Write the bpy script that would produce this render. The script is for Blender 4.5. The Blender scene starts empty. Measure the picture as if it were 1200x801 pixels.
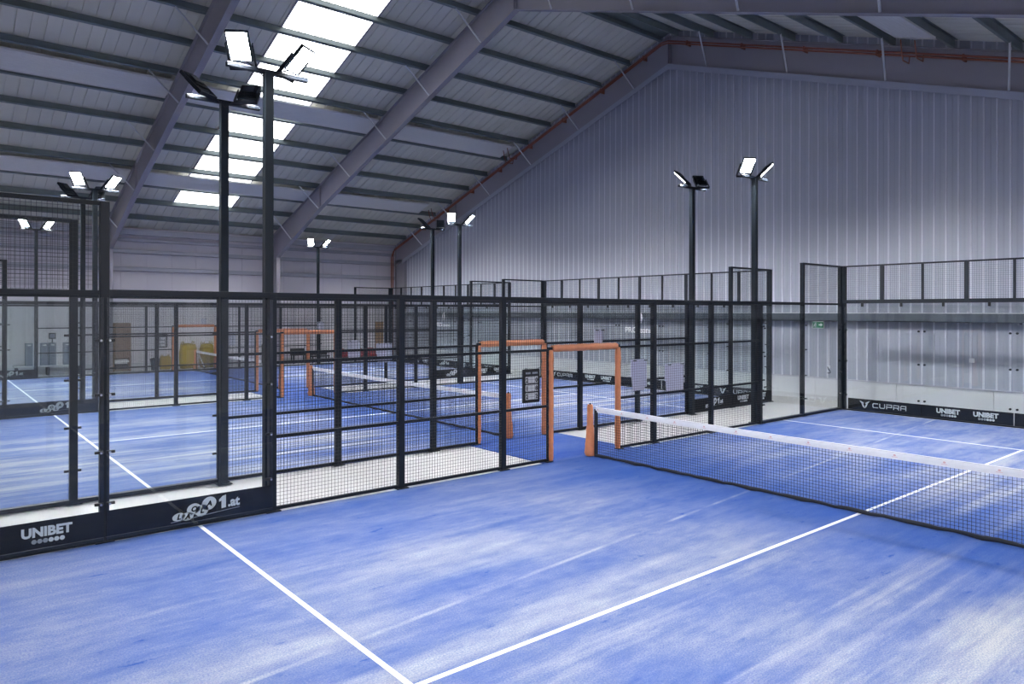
import bpy, bmesh, math, random
from mathutils import Vector, Matrix
random.seed(7)
S = bpy.context.scene
COL = S.collection
PI = math.pi

# ------------------------------------------------------------------ materials
def nodes_of(name):
    m = bpy.data.materials.new(name); m.use_nodes = True
    nt = m.node_tree
    return m, nt, nt.nodes['Principled BSDF']

def lin(c):
    return tuple(((v/12.92) if v <= .04045 else ((v+.055)/1.055)**2.4) for v in c)

def rgb(r, g, b):
    return lin((r/255, g/255, b/255)) + (1,)

def setin(node, **kw):
    for k, v in kw.items():
        node.inputs[k.replace('_', ' ')].default_value = v

def mat(name, col, rough=.5, metal=0., var=.06, scale=6., bump=0., spec=.5):
    """Principled with a little noise in colour and roughness."""
    m, nt, p = nodes_of(name)
    N, L = nt.nodes, nt.links
    tc = N.new('ShaderNodeTexCoord'); no = N.new('ShaderNodeTexNoise')
    no.inputs['Scale'].default_value = scale; no.inputs['Detail'].default_value = 4
    L.new(tc.outputs['Object'], no.inputs['Vector'])
    r = N.new('ShaderNodeMapRange'); setin(r, To_Min=1-var, To_Max=1+var)
    L.new(no.outputs['Fac'], r.inputs['Value'])
    mx = N.new('ShaderNodeMix'); mx.data_type = 'RGBA'; mx.blend_type = 'MULTIPLY'
    mx.inputs[0].default_value = 1; mx.inputs[6].default_value = col
    L.new(r.outputs[0], mx.inputs[7])
    L.new(mx.outputs[2], p.inputs['Base Color'])
    setin(p, Roughness=rough, Metallic=metal)
    p.inputs['Specular IOR Level'].default_value = spec
    if bump:
        b = N.new('ShaderNodeBump'); setin(b, Strength=bump, Distance=.01)
        n2 = N.new('ShaderNodeTexNoise'); n2.inputs['Scale'].default_value = scale*6
        L.new(tc.outputs['Object'], n2.inputs['Vector'])
        L.new(n2.outputs['Fac'], b.inputs['Height']); L.new(b.outputs[0], p.inputs['Normal'])
    return m

def emis(name, col, strength):
    m, nt, p = nodes_of(name)
    e = nt.nodes.new('ShaderNodeEmission'); e.inputs[0].default_value = col; e.inputs[1].default_value = strength
    nt.links.new(e.outputs[0], nt.nodes['Material Output'].inputs[0])
    return m

def glass_mat(name, tint, r0=.045):
    m, nt, p = nodes_of(name)
    N, L = nt.nodes, nt.links
    tr = N.new('ShaderNodeBsdfTransparent'); tr.inputs[0].default_value = tint
    gl = N.new('ShaderNodeBsdfGlossy'); gl.inputs['Roughness'].default_value = .02
    lw = N.new('ShaderNodeLayerWeight'); lw.inputs['Blend'].default_value = .5
    pw = N.new('ShaderNodeMath'); pw.operation = 'POWER'; pw.inputs[1].default_value = 5
    ml = N.new('ShaderNodeMath'); ml.operation = 'MULTIPLY_ADD'; ml.inputs[1].default_value = 1-r0; ml.inputs[2].default_value = r0
    L.new(lw.outputs['Facing'], pw.inputs[0]); L.new(pw.outputs[0], ml.inputs[0])
    mx = N.new('ShaderNodeMixShader')
    L.new(ml.outputs[0], mx.inputs[0]); L.new(tr.outputs[0], mx.inputs[1]); L.new(gl.outputs[0], mx.inputs[2])
    L.new(mx.outputs[0], N['Material Output'].inputs[0])
    return m

def turf_mat(name, blue, sand, near_net=True):
    """Blue artificial grass with light sand brushed along the court's length."""
    m, nt, p = nodes_of(name)
    N, L = nt.nodes, nt.links
    tc = N.new('ShaderNodeTexCoord')
    def noise(sc, scale, detail, lo, hi, rough=.55, dist=0.):
        mp = N.new('ShaderNodeMapping'); mp.inputs['Scale'].default_value = sc
        L.new(tc.outputs['Object'], mp.inputs[0])
        n = N.new('ShaderNodeTexNoise'); setin(n, Scale=scale, Detail=detail, Roughness=rough, Distortion=dist)
        L.new(mp.outputs[0], n.inputs['Vector'])
        r = N.new('ShaderNodeMapRange'); r.interpolation_type = 'SMOOTHSTEP'
        setin(r, From_Min=lo, From_Max=hi); L.new(n.outputs['Fac'], r.inputs['Value'])
        return r.outputs[0]
    def math_(op, a, b):
        q = N.new('ShaderNodeMath'); q.operation = op
        for i, v in enumerate((a, b)):
            if isinstance(v, (int, float)): q.inputs[i].default_value = v
            else: L.new(v, q.inputs[i])
        return q.outputs[0]
    streak = noise((.22, 1.1, 1), 1.4, 6, .36, .80, .62)
    blotch = noise((.6, 1, 1), .8, 5, .38, .75)
    mid = noise((.6, 1.3, 1), 5, 6, .30, .8, .65)
    fine = noise((.8, 1, 1), 75, 5, .28, .72, .75)
    f = math_('MULTIPLY', streak, .42)
    f = math_('ADD', f, math_('MULTIPLY', blotch, .26))
    f = math_('ADD', f, math_('MULTIPLY', mid, .20))
    f = math_('ADD', f, .10)
    if near_net:    # players brush the sand away from the net
        sx = N.new('ShaderNodeSeparateXYZ'); L.new(tc.outputs['Object'], sx.inputs[0])
        ax = math_('ABSOLUTE', sx.outputs['X'], 0)
        r = N.new('ShaderNodeMapRange'); r.interpolation_type = 'SMOOTHSTEP'
        setin(r, From_Min=.0, From_Max=3.0, To_Min=.18, To_Max=1.0); L.new(ax, r.inputs['Value'])
        f = math_('MULTIPLY', f, r.outputs[0])
        ed = N.new('ShaderNodeMapRange'); ed.interpolation_type = 'SMOOTHSTEP'
        setin(ed, From_Min=2.0, From_Max=4.6, To_Min=1.0, To_Max=.58); L.new(math_('ABSOLUTE', sx.outputs['Y'], 0), ed.inputs['Value'])
        f = math_('MULTIPLY', f, ed.outputs[0])
        # thin sand ridge along a seam between two rolls
        dy = math_('ABSOLUTE', math_('SUBTRACT', math_('ADD', sx.outputs['Y'], -1.63), math_('MULTIPLY', sx.outputs['X'], .104)), 0)
        r2 = N.new('ShaderNodeMapRange'); setin(r2, From_Min=.012, From_Max=.04, To_Min=.42, To_Max=0.); L.new(dy, r2.inputs['Value'])
        br = noise((.5, .01, 1), 1.2, 3, .42, .6)
        f = math_('ADD', f, math_('MULTIPLY', r2.outputs[0], br))
        # brushed bands of sand, heavier on the half right of the centre line
        band = noise((.10, 1.9, 1), 1.25, 5, .44, .72, .6)
        r3 = N.new('ShaderNodeMapRange'); r3.interpolation_type = 'SMOOTHSTEP'
        setin(r3, From_Min=1.2, From_Max=-1.2, To_Min=.10, To_Max=.62); L.new(sx.outputs['Y'], r3.inputs['Value'])
        f = math_('ADD', math_('MULTIPLY', f, .9), math_('MULTIPLY', math_('MULTIPLY', band, r3.outputs[0]), r.outputs[0]))
    dash = noise((.9, 2.2, 1), 2.6, 6, .60, .74, .7)
    f = math_('SUBTRACT', f, math_('MULTIPLY', dash, .26))
    f = math_('MULTIPLY', f, math_('ADD', math_('MULTIPLY', fine, 1.0), .48))
    cl = N.new('ShaderNodeClamp'); L.new(f, cl.inputs[0])
    mx = N.new('ShaderNodeMix'); mx.data_type = 'RGBA'
    L.new(cl.outputs[0], mx.inputs[0]); mx.inputs[6].default_value = blue; mx.inputs[7].default_value = sand
    L.new(mx.outputs[2], p.inputs['Base Color'])
    setin(p, Roughness=.9); p.inputs['Specular IOR Level'].default_value = .15
    b = N.new('ShaderNodeBump'); setin(b, Strength=.5, Distance=.01)
    n2 = N.new('ShaderNodeTexNoise'); n2.inputs['Scale'].default_value = 160
    L.new(tc.outputs['Object'], n2.inputs['Vector']); L.new(n2.outputs['Fac'], b.inputs['Height']); L.new(b.outputs[0], p.inputs['Normal'])
    return m

M = {}
M['turf'] = turf_mat('blue_turf', rgb(40, 82, 160), rgb(186, 188, 190))
M['turf2'] = turf_mat('blue_turf_walkway', rgb(36, 78, 164), rgb(100, 120, 174), False)
M['line'] = mat('line_white', rgb(236, 238, 244), .8, var=.04, scale=30)
M['steel'] = mat('black_steel', rgb(18, 25, 35), .5, .0, var=.08, scale=9, spec=.3)
M['steelg'] = mat('dark_grey_steel', rgb(27, 36, 44), .5, .0, var=.08, scale=9, spec=.3)
M['wire'] = mat('black_wire', rgb(24, 29, 38), .5)
M['net'] = mat('net_twine', rgb(20, 24, 36), .8)
M['tape'] = mat('net_tape', rgb(228, 230, 238), .7, var=.04, scale=14)
M['tapemark'] = mat('faint_red_print', rgb(214, 178, 184), .7)
M['glass'] = glass_mat('clear_glass', (.975, .992, .987, 1), .05)
M['bolt'] = mat('bolt_chrome', rgb(190, 195, 200), .25, .9)
M['orange'] = mat('orange_padding', rgb(212, 134, 92), .5, var=.2, scale=14, bump=.5)
M['sign'] = mat('sign_black', rgb(7, 9, 15), .6, spec=.25)
M['letter'] = mat('sign_white', rgb(214, 220, 228), .6, var=.02)
M['letterg'] = mat('sign_grey', rgb(150, 156, 168), .6, var=.02)
M['decal'] = mat('decal_white', rgb(250, 252, 255), .7, var=.02)
M['paper'] = mat('paper_white', rgb(206, 208, 232), .8, var=.03)
M['conc'] = mat('concrete_floor', rgb(196, 196, 199), .6, var=.08, scale=.9, bump=.1)
M['kick'] = mat('concrete_wall', rgb(206, 208, 216), .75, var=.06, scale=1.3, bump=.15)
M['clad'] = mat('wall_cladding', rgb(166, 170, 186), .40, .05, var=.05, scale=.8, spec=.35)
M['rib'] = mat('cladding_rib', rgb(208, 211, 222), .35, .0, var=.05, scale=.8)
M['panel'] = mat('wall_panel', rgb(226, 222, 232), .5, .0, var=.03, scale=.5)
M['girt'] = mat('girt_metal', rgb(186, 187, 200), .4, .15, var=.05, scale=2)
M['deck'] = mat('roof_deck', rgb(226, 224, 214), .5, .0, var=.05, scale=.7)
M['purlin'] = mat('galvanised', rgb(112, 122, 124), .5, .15, var=.16, scale=2.5)
M['rafter'] = mat('rafter_paint', rgb(146, 143, 152), .5, .0, var=.04, scale=1.5)
M['rod'] = mat('zinc_rod', rgb(214, 216, 222), .5, .1)
M['heater'] = mat('white_enamel', rgb(230, 230, 230), .4, .0, var=.02)
M['copper'] = mat('copper_pipe', rgb(140, 82, 62), .45, .3, var=.15, scale=5)
M['lamp'] = emis('led_light', (1, .998, .99, 1), 1)
def beam(m, strength, k):
    # LED lens: the light is strongest straight ahead of the panel
    nt = m.node_tree; N, L = nt.nodes, nt.links
    g = N.new('ShaderNodeNewGeometry'); d = N.new('ShaderNodeVectorMath'); d.operation = 'DOT_PRODUCT'
    L.new(g.outputs['Incoming'], d.inputs[0]); L.new(g.outputs['Normal'], d.inputs[1])
    a = N.new('ShaderNodeMath'); a.operation = 'ABSOLUTE'; L.new(d.outputs['Value'], a.inputs[0])
    p = N.new('ShaderNodeMath'); p.operation = 'POWER'; p.inputs[1].default_value = k; L.new(a.outputs[0], p.inputs[0])
    q = N.new('ShaderNodeMath'); q.operation = 'MULTIPLY'; q.inputs[1].default_value = strength; L.new(p.outputs[0], q.inputs[0])
    # asymmetric court optics: little light leaves near or above the horizontal
    sz = N.new('ShaderNodeSeparateXYZ'); L.new(g.outputs['Incoming'], sz.inputs[0])
    c = N.new('ShaderNodeMapRange'); c.interpolation_type = 'SMOOTHSTEP'
    setin(c, From_Min=-.02, From_Max=-.5, To_Min=.15, To_Max=1.); L.new(sz.outputs['Z'], c.inputs['Value'])
    q2 = N.new('ShaderNodeMath'); q2.operation = 'MULTIPLY'; L.new(q.outputs[0], q2.inputs[0]); L.new(c.outputs[0], q2.inputs[1])
    e = [n for n in N if n.type == 'EMISSION'][0]; L.new(q2.outputs[0], e.inputs[1])
beam(M['lamp'], 2100, 1.2)
M['sky'] = emis('rooflight_daylight', (.95, .97, 1, 1), 6.)
M['dark'] = mat('black_plastic', rgb(22, 24, 28), .5)
M['exit'] = mat('exit_green', rgb(20, 120, 84), .5, var=.02)
M['white'] = mat('white_paint', rgb(230, 232, 236), .5, var=.02)
M['cabinet'] = mat('grey_cabinet', rgb(120, 130, 150), .5)
M['wood'] = mat('brown_wood', rgb(140, 116, 98), .6, var=.15, scale=3)
M['lightwood'] = mat('light_wood', rgb(186, 150, 112), .6, var=.12, scale=3)
M['yellow'] = mat('yellow_fabric', rgb(160, 138, 52), .8, var=.3, scale=7, bump=.4)
M['bin'] = mat('bin_plastic', rgb(44, 58, 78), .5)
M['red'] = mat('red_fabric', rgb(150, 40, 48), .8)
M['tray'] = mat('grey_tray', rgb(88, 96, 106), .4, .2)

# ------------------------------------------------------------------ mesh tools
class MB:
    def __init__(s): s.v, s.f, s.smooth = [], [], set()
    def add(s, vs, fs, sm=False):
        b = len(s.v); s.v += [tuple(v) for v in vs]
        for f in fs:
            if sm: s.smooth.add(len(s.f))
            s.f.append(tuple(b+i for i in f))
        return s
    def box(s, x0, y0, z0, x1, y1, z1, c=0.):
        if c <= 0:
            vs = [(x0,y0,z0),(x1,y0,z0),(x1,y1,z0),(x0,y1,z0),(x0,y0,z1),(x1,y0,z1),(x1,y1,z1),(x0,y1,z1)]
            return s.add(vs, [(0,3,2,1),(4,5,6,7),(0,1,5,4),(1,2,6,5),(2,3,7,6),(3,0,4,7)])
        bm = bmesh.new(); bmesh.ops.create_cube(bm, size=1)
        bmesh.ops.scale(bm, vec=(x1-x0, y1-y0, z1-z0), verts=bm.verts)
        bmesh.ops.translate(bm, vec=((x0+x1)/2, (y0+y1)/2, (z0+z1)/2), verts=bm.verts)
        bmesh.ops.bevel(bm, geom=bm.edges[:], offset=min(c, .45*min(x1-x0, y1-y0, z1-z0)), segments=2, affect='EDGES', profile=.5)
        s.bm(bm); return s
    def bm(s, bm, sm=False):
        bm.verts.index_update()
        s.add([v.co[:] for v in bm.verts], [[v.index for v in f.verts] for f in bm.faces], sm); bm.free(); return s
    def tube(s, pts, r, n=8, cap=True, sm=True):
        pts = [Vector(p) for p in pts]
        rs = r if isinstance(r, (list, tuple)) else [r]*len(pts)
        rings = []
        up = None
        for i, p in enumerate(pts):
            d = (pts[min(i+1, len(pts)-1)]-pts[max(i-1, 0)]).normalized()
            if up is None:
                up = Vector((0, 0, 1)) if abs(d.z) < .9 else Vector((1, 0, 0))
            a = d.cross(up).normalized(); b = a.cross(d).normalized(); up = b
            rings.append([p+(a*math.cos(2*PI*k/n)+b*math.sin(2*PI*k/n))*rs[i] for k in range(n)])
        vs = [q for R in rings for q in R]; fs = []
        for i in range(len(pts)-1):
            for k in range(n):
                k2 = (k+1) % n
                fs.append((i*n+k, i*n+k2, (i+1)*n+k2, (i+1)*n+k))
        b = len(s.f)
        s.add(vs, fs, sm)
        if cap:
            s.add(rings[0], [tuple(range(n))]); s.add(rings[-1], [tuple(range(n-1, -1, -1))])
        return s
    def prism(s, poly, axis, a0, a1):
        """poly in the two other axes (cyclic order) extruded along axis."""
        def P(u, w, a):
            return {'x': (a, u, w), 'y': (u, a, w), 'z': (u, w, a)}[axis]
        n = len(poly)
        vs = [P(u, w, a0) for u, w in poly]+[P(u, w, a1) for u, w in poly]
        fs = [tuple(range(n)), tuple(range(2*n-1, n-1, -1))]+[(i, i+n, (i+1) % n+n, (i+1) % n) for i in range(n)]
        return s.add(vs, fs)
    def mesh(s, name, m):
        me = bpy.data.meshes.new(name)
        me.from_pydata(s.v, [], s.f); me.validate()
        bm = bmesh.new(); bm.from_mesh(me); bmesh.ops.recalc_face_normals(bm, faces=bm.faces); bm.to_mesh(me); bm.free()
        if s.smooth:
            for i in s.smooth:
                if i < len(me.polygons): me.polygons[i].use_smooth = True
        me.materials.append(M[m] if isinstance(m, str) else m)
        return me
    def build(s, name, m, parent=None, loc=(0, 0, 0), rot=(0, 0, 0)):
        return link(name, s.mesh(name, m), parent, loc, rot)

def link(name, me, parent=None, loc=(0, 0, 0), rot=(0, 0, 0)):
    o = bpy.data.objects.new(name, me); COL.objects.link(o)
    o.location = loc; o.rotation_euler = rot
    if parent: o.parent = parent
    return o

def tag(o, label, cat, group=None, kind=None):
    if label: o['label'] = label
    if cat: o['category'] = cat
    if group: o['group'] = group
    if kind: o['kind'] = kind
    return o

def thing(name, label, cat, loc=(0, 0, 0), rz=0., group=None, kind=None):
    o = bpy.data.objects.new(name, None); COL.objects.link(o)
    o.location = loc; o.rotation_euler = (0, 0, rz); o.empty_display_size = .2
    return tag(o, label, cat, group, kind)

def copy_tree(o, parent=None):
    c = o.copy(); COL.objects.link(c)
    if parent: c.parent = parent
    for ch in list(o.children): copy_tree(ch, c)
    return c

def text_mb(body, size, off=0., depth=.004, shear=0., xs=1., center=True):
    """Lettering as a mesh lying in the XZ plane (reads along +X, seen from -Y)."""
    cu = bpy.data.curves.new('lettering', 'FONT'); cu.body = body; cu.size = size
    cu.offset = off; cu.extrude = depth/2; cu.shear = shear; cu.resolution_u = 3
    if center: cu.align_x = 'CENTER'
    ob = bpy.data.objects.new('lettering', cu); COL.objects.link(ob)
    dg = bpy.context.evaluated_depsgraph_get()
    me = bpy.data.meshes.new_from_object(ob.evaluated_get(dg))
    mb = MB()
    mb.add([(v.co.x*xs, -v.co.z, v.co.y) for v in me.vertices], [tuple(p.vertices) for p in me.polygons])
    bpy.data.objects.remove(ob); bpy.data.curves.remove(cu); bpy.data.meshes.remove(me)
    return mb

def moved(mb, dx=0, dy=0, dz=0):
    mb.v = [(x+dx, y+dy, z+dz) for x, y, z in mb.v]; return mb
def merge(*mbs):
    r = MB()
    for m in mbs: r.add(m.v, m.f)
    return r
def disc_mb(cx, cz, rx, rz, depth=.004, n=20, rot=0.):
    c, s_ = math.cos(rot), math.sin(rot)
    poly = []
    for k in range(n):
        a = 2*PI*k/n; u, w = rx*math.cos(a), rz*math.sin(a)
        poly.append((cx+u*c-w*s_, cz+u*s_+w*c))
    return MB().prism(poly, 'y', -depth/2, depth/2)

# ------------------------------------------------------------------ dimensions
YC = [0., 12.33, 24.66]          # centre lines of the three courts
HW = 5.1                          # half width to the fence
RID = 12.33                       # ridge
FX = [-3.15, 4.375, 11.82]        # portal frames (web planes)
XW = 11.90                        # cladding plane of the end wall
XB = -13.5                        # back wall
YL, YR = RID+20.0, RID-20.0       # side walls
def zb(y): return 11.87-.33*abs(y-RID)      # underside of the rafters
HR = 1.05                          # rafter depth (vertical)
PD = .24                           # purlin depth
def zp(y): return zb(y)+HR
def zd(y): return zb(y)+HR+PD

# ------------------------------------------------------------------ room shell
o = MB().box(XB-.3, YR-.3, -.3, XW+.4, YL+.4, -.02).build('floor', 'conc'); tag(o, None, None, kind='structure')

def profile_wall():
    mb = MB(); pts = []; y = YR; rnd = random.Random(3)
    while y < YL:      # flat pans, a fine pressed line in each pan and a raised rib in a lighter colour
        pts += [(y, 0, 0), (y+.085, 0, 0), (y+.09, .006, 0), (y+.105, .006, 0), (y+.11, 0, 0), (y+.225, 0, 0)]
        pts += [(y+.25-.025*math.cos(PI*k/6), .016*math.sin(PI*k/6), 1) for k in range(0, 7)]
        y += .30
    pts.append((YL, 0, 0))
    out = []
    for i, p in enumerate(pts):
        if i and pts[i-1][0] < RID < p[0]:
            t = (RID-pts[i-1][0])/(p[0]-pts[i-1][0]); out.append((RID, pts[i-1][1]+t*(p[1]-pts[i-1][1]), min(p[2], pts[i-1][2])))
        out.append(p)
    vs = []
    for (y, d, r) in out: vs += [(XW-d, y, .66), (XW-d, y, zd(y)+.1)]
    fs = [(2*i, 2*i+1, 2*i+3, 2*i+2) for i in range(len(out)-1)]
    mb.add(vs, fs)
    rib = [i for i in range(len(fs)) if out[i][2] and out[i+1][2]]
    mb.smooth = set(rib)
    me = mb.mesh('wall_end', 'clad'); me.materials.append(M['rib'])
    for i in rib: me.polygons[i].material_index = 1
    return me
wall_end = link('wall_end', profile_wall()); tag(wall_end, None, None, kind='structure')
kb = MB(); y = YR
while y < YL-.1:
    kb.box(XW-.06, y+.006, -.02, XW+.25, min(y+2.4, YL)-.006, .64); y += 2.4
kb.box(XW-.02, YR, -.02, XW+.24, YL, .63)
kb.build('concrete_base', 'kick', wall_end)
MB().box(XW-.085, YR, .64, XW+.2, YL, .675).build('drip_flashing', 'girt', wall_end)
fl = MB()
for sgn in (1, -1):
    y0, y1 = RID, RID+sgn*18.9
    fl.prism([(y0, zb(y0)-.20), (y1, zb(y1)-.20), (y1, zb(y1)+.0), (y0, zb(y0)+.0)], 'x', FX[2]-.125, FX[2]-.105)
fl.build('gable_flashing', 'clad', wall_end)
# upper closing sheet behind the gable frame is the cladding itself

def side_wall(name, yw, sgn):
    mb = MB(); x = XB
    while x < XW-.05:
        mb.box(x+.004, min(yw, yw+sgn*.2), -.02, min(x+1.1, XW)-.004, max(yw, yw+sgn*.2), 6.75); x += 1.1
    mb.box(XB, min(yw+sgn*.02, yw+sgn*.2), -.02, XW, max(yw+sgn*.02, yw+sgn*.2), 6.75)
    w = mb.build(name, 'panel'); tag(w, None, None, kind='structure')
    for z0, z1 in ((4.53, 4.73), (5.35, 5.53), (5.90, 6.05)):
        g = MB(); a, b = yw-sgn*.18, yw
        g.box(XB, min(a, a+sgn*.02), z0, XW-.1, max(a, a+sgn*.02), z1)
        g.box(XB, min(a, b), z1-.02, XW-.1, max(a, b), z1); g.box(XB, min(a, b), z0, XW-.1, max(a, b), z0+.02)
        g.build('girt', 'girt', w)
    a = yw-sgn*.3
    MB().box(XB, min(a, yw), 6.2, XW-.1, max(a, yw), 6.45).build('eaves_beam', 'girt', w)
    a = yw-sgn*.05
    MB().box(XB, min(a, yw), -.02, XW-.1, max(a, yw), .3).build('kerb', 'kick', w)
    return w
side_wall('wall_left', YL, 1)
side_wall('wall_right', YR, -1)
wb = MB()
y = YR
while y < YL-.05:
    ym = min(y+1.1, YL)
    wb.add([(XB, y+.004, -.02), (XB, ym-.004, -.02), (XB, ym-.004, zd(ym)+.1), (XB, y+.004, zd(y)+.1)], [(0, 1, 2, 3)]); y += 1.1
wb.box(XB-.2, YR, -.02, XB-.01, YL, 6.4)
wb.prism([(YR, 6.4), (YL, 6.4), (YL, zd(YL)+.1), (RID, zd(RID)+.1), (YR, zd(YR)+.1)], 'x', XB-.2, XB-.01)
o = wb.build('wall_back', 'panel'); tag(o, None, None, kind='structure')

# roof deck: standing trays with raised joints, two slopes
def deck(sgn):
    mb = MB(); pts = []; x = XB-.2
    while x < XW+.2:
        pts += [(x, 0), (x+.315, 0), (x+.32, .03), (x+.35, .03), (x+.355, 0)]; x += .36
    vs = []
    ya, yb = RID, RID+sgn*20.3
    for (px, d) in pts: vs += [(px, ya, zd(ya)+d), (px, yb, zd(yb)+d)]
    mb.add(vs, [(2*i, 2*i+1, 2*i+3, 2*i+2) for i in range(len(pts)-1)])
    return mb
ceiling = thing('ceiling', None, None, kind='structure')
deck(1).build('roof_deck', 'deck', ceiling); deck(-1).build('roof_deck', 'deck', ceiling)
rg = MB(); rg.prism([(RID-.5, zd(RID-.5)-.02), (RID, zd(RID)-.02), (RID+.5, zd(RID+.5)-.02), (RID, zd(RID)-.06)], 'x', XB, XW)
rg.build('ridge_flashing', 'purlin', ceiling)

# rooflight strip
RX0, RX1 = -.98, 1.50
win = thing('window_1', None, None, kind='structure')
PY = [14.25+1.515*k for k in range(-1, 12)]
fr = MB()
for x in (RX0-.05, RX1):
    fr.prism([(PY[0], zd(PY[0])-.05), (29.6, zd(29.6)-.05), (29.6, zd(29.6)-.01), (PY[0], zd(PY[0])-.01)], 'x', x, x+.05)
fr.build('frame', 'rafter', win)
for i in range(len(PY)-2):
    y0, y1 = PY[i]+.05, PY[i+1]-.03
    if y1 > 29.7: break
    pb = MB()
    n = 9
    vs = []
    for k in range(n*2+1):
        x = RX0+(RX1-RX0)*k/(2*n); d = .012*(k % 2)
        vs += [(x, y0, zd(y0)-.03-d), (x, y1, zd(y1)-.03-d)]
    pb.add(vs, [(2*k, 2*k+1, 2*k+3, 2*k+2) for k in range(2*n)])
    pb.build('pane', 'sky', win)

# ------------------------------------------------------------------ purlins
ORD = ['first', 'second', 'third', 'fourth', 'fifth', 'sixth', 'seventh', 'eighth', 'ninth', 'tenth', 'eleventh', 'twelfth', 'thirteenth']
def purlin_profile(y, sgn):
    # Z section, leaning with the slope
    t = .012; z0, z1 = zp(y), zd(y)
    s = sgn
    def q(dy, z): return (y+dy*s, z-.33*dy)
    return [q(-.045, z0), q(.055, z0), q(.055, z0+.02), q(.0+t, z0+t), q(t, z1-t), q(.07, z1-t), q(.07, z1), q(0, z1), q(0, z0+t), q(-.045, z0+t)]
PYs = [12.33+.40]+[14.25+1.515*k for k in range(0, 12)]
for side, sgn in (('left', 1), ('right', -1)):
    for i, y in enumerate(PYs):
        if sgn < 0 and i > 9: continue
        yy = y if sgn > 0 else 2*RID-y
        mb = MB()
        t = .03
        # solid looking Z: web plus two flanges
        z0, z1 = zp(yy), zd(yy)
        mb.prism([(yy-.012, z0), (yy+.012, z0), (yy+.012, z1-.005), (yy-.012, z1-.005)], 'x', XB, FX[2]-.05)
        for (a, b, z) in ((-.085, .0, z0), (.0, .085, z1-.02)):
            sl = -.33*sgn
            ya, yb = (yy+a*sgn, yy+b*sgn)
            mb.prism([(ya, z+(ya-yy)*sl), (yb, z+(yb-yy)*sl), (yb, z+(yb-yy)*sl+.014), (ya, z+(ya-yy)*sl+.014)], 'x', XB, FX[2]-.05)
        mb.prism([(yy-.085*sgn, z0+.028), (yy-.08*sgn, z0+.028), (yy-.08*sgn, z0+.075), (yy-.085*sgn, z0+.075)], 'x', XB, FX[2]-.05)
        p = mb.build('roof_purlin', 'purlin')
        tag(p, f'galvanised steel purlin running under the {side} roof slope, {ORD[i]} down from the ridge', 'roof purlin', f'roof purlins of the {side} slope')

# ------------------------------------------------------------------ portal frames
FN = ['lilac-grey steel portal frame with rafter nearest the camera, crossing behind the tall lit floodlight pole',
      'lilac-grey steel portal frame in the middle, its rafter rising right of the rooflights',
      'lilac-grey steel gable frame standing against the ribbed end wall']
for fi, xf in enumerate(FX):
    fr = thing('portal_frame', FN[fi], 'portal frame', (xf, RID, 0), 0, 'steel portal frames')
    gable = fi == 2
    for sgn in (1, -1):
        # rafter in local coords (dy from the ridge)
        def Z(d): return 11.87-.33*d
        def Zl(d): return Z(d) if gable or d < 13.7 else Z(d)-.055*(d-13.7)
        D = 18.7
        ds = [0, 5, 10, 13.7, D+1.0]
        mb = MB()
        poly = [(sgn*d, Zl(d)) for d in ds]+[(sgn*d, Z(d)+HR) for d in reversed(ds)]
        mb.prism(poly, 'x', -.012, .012)
        for (f, t0, t1) in ((Zl, 0, .025), (Z, HR-.025, HR)):
            for i in range(len(ds)-1):
                a, b = ds[i], ds[i+1]
                mb.prism([(sgn*a, f(a)+t0), (sgn*b, f(b)+t0), (sgn*b, f(b)+t1), (sgn*a, f(a)+t1)], 'x', -.10, .10)
        # web stiffeners
        for d in (.04, 13.7):
            mb.box(-.095, sgn*d-.012, Zl(d), .095, sgn*d+.012, Z(d)+HR-.02)
        mb.build('rafter', 'rafter', fr)
        cb = MB(); y0, y1 = sgn*D, sgn*(D+1.0)
        zt0, zt1 = Zl(D), Z(D+1.0)+HR
        cb.box(-.012, min(y0, y1), 0, .012, max(y0, y1), zt0+.05)
        for yy in (y0, y1): cb.box(-.10, yy-.012, 0, .10, yy+.012, zt0 if yy == y0 else zt1-.05)
        cb.box(-.10, min(y0, y1), zt0-.02, .10, max(y0, y1), zt0+.02)
        cb.box(-.13, min(y0, y1)-.06, -.02, .13, max(y0, y1)+.06, .02)
        cb.build('column', 'rafter', fr)
        for k in range(0, 12, 2):
            d = 14.25+1.515*k-RID
            if d > 18: continue
            for sx in (-1,):
                zl = Zl(d-.25)
                MB().tube([(sx*.10, sgn*(d-.25), zl+.03), (sx*.92, sgn*d, Z(d)+HR+.02)], .028, 6).build('flange_brace', 'rod', fr)

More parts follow.
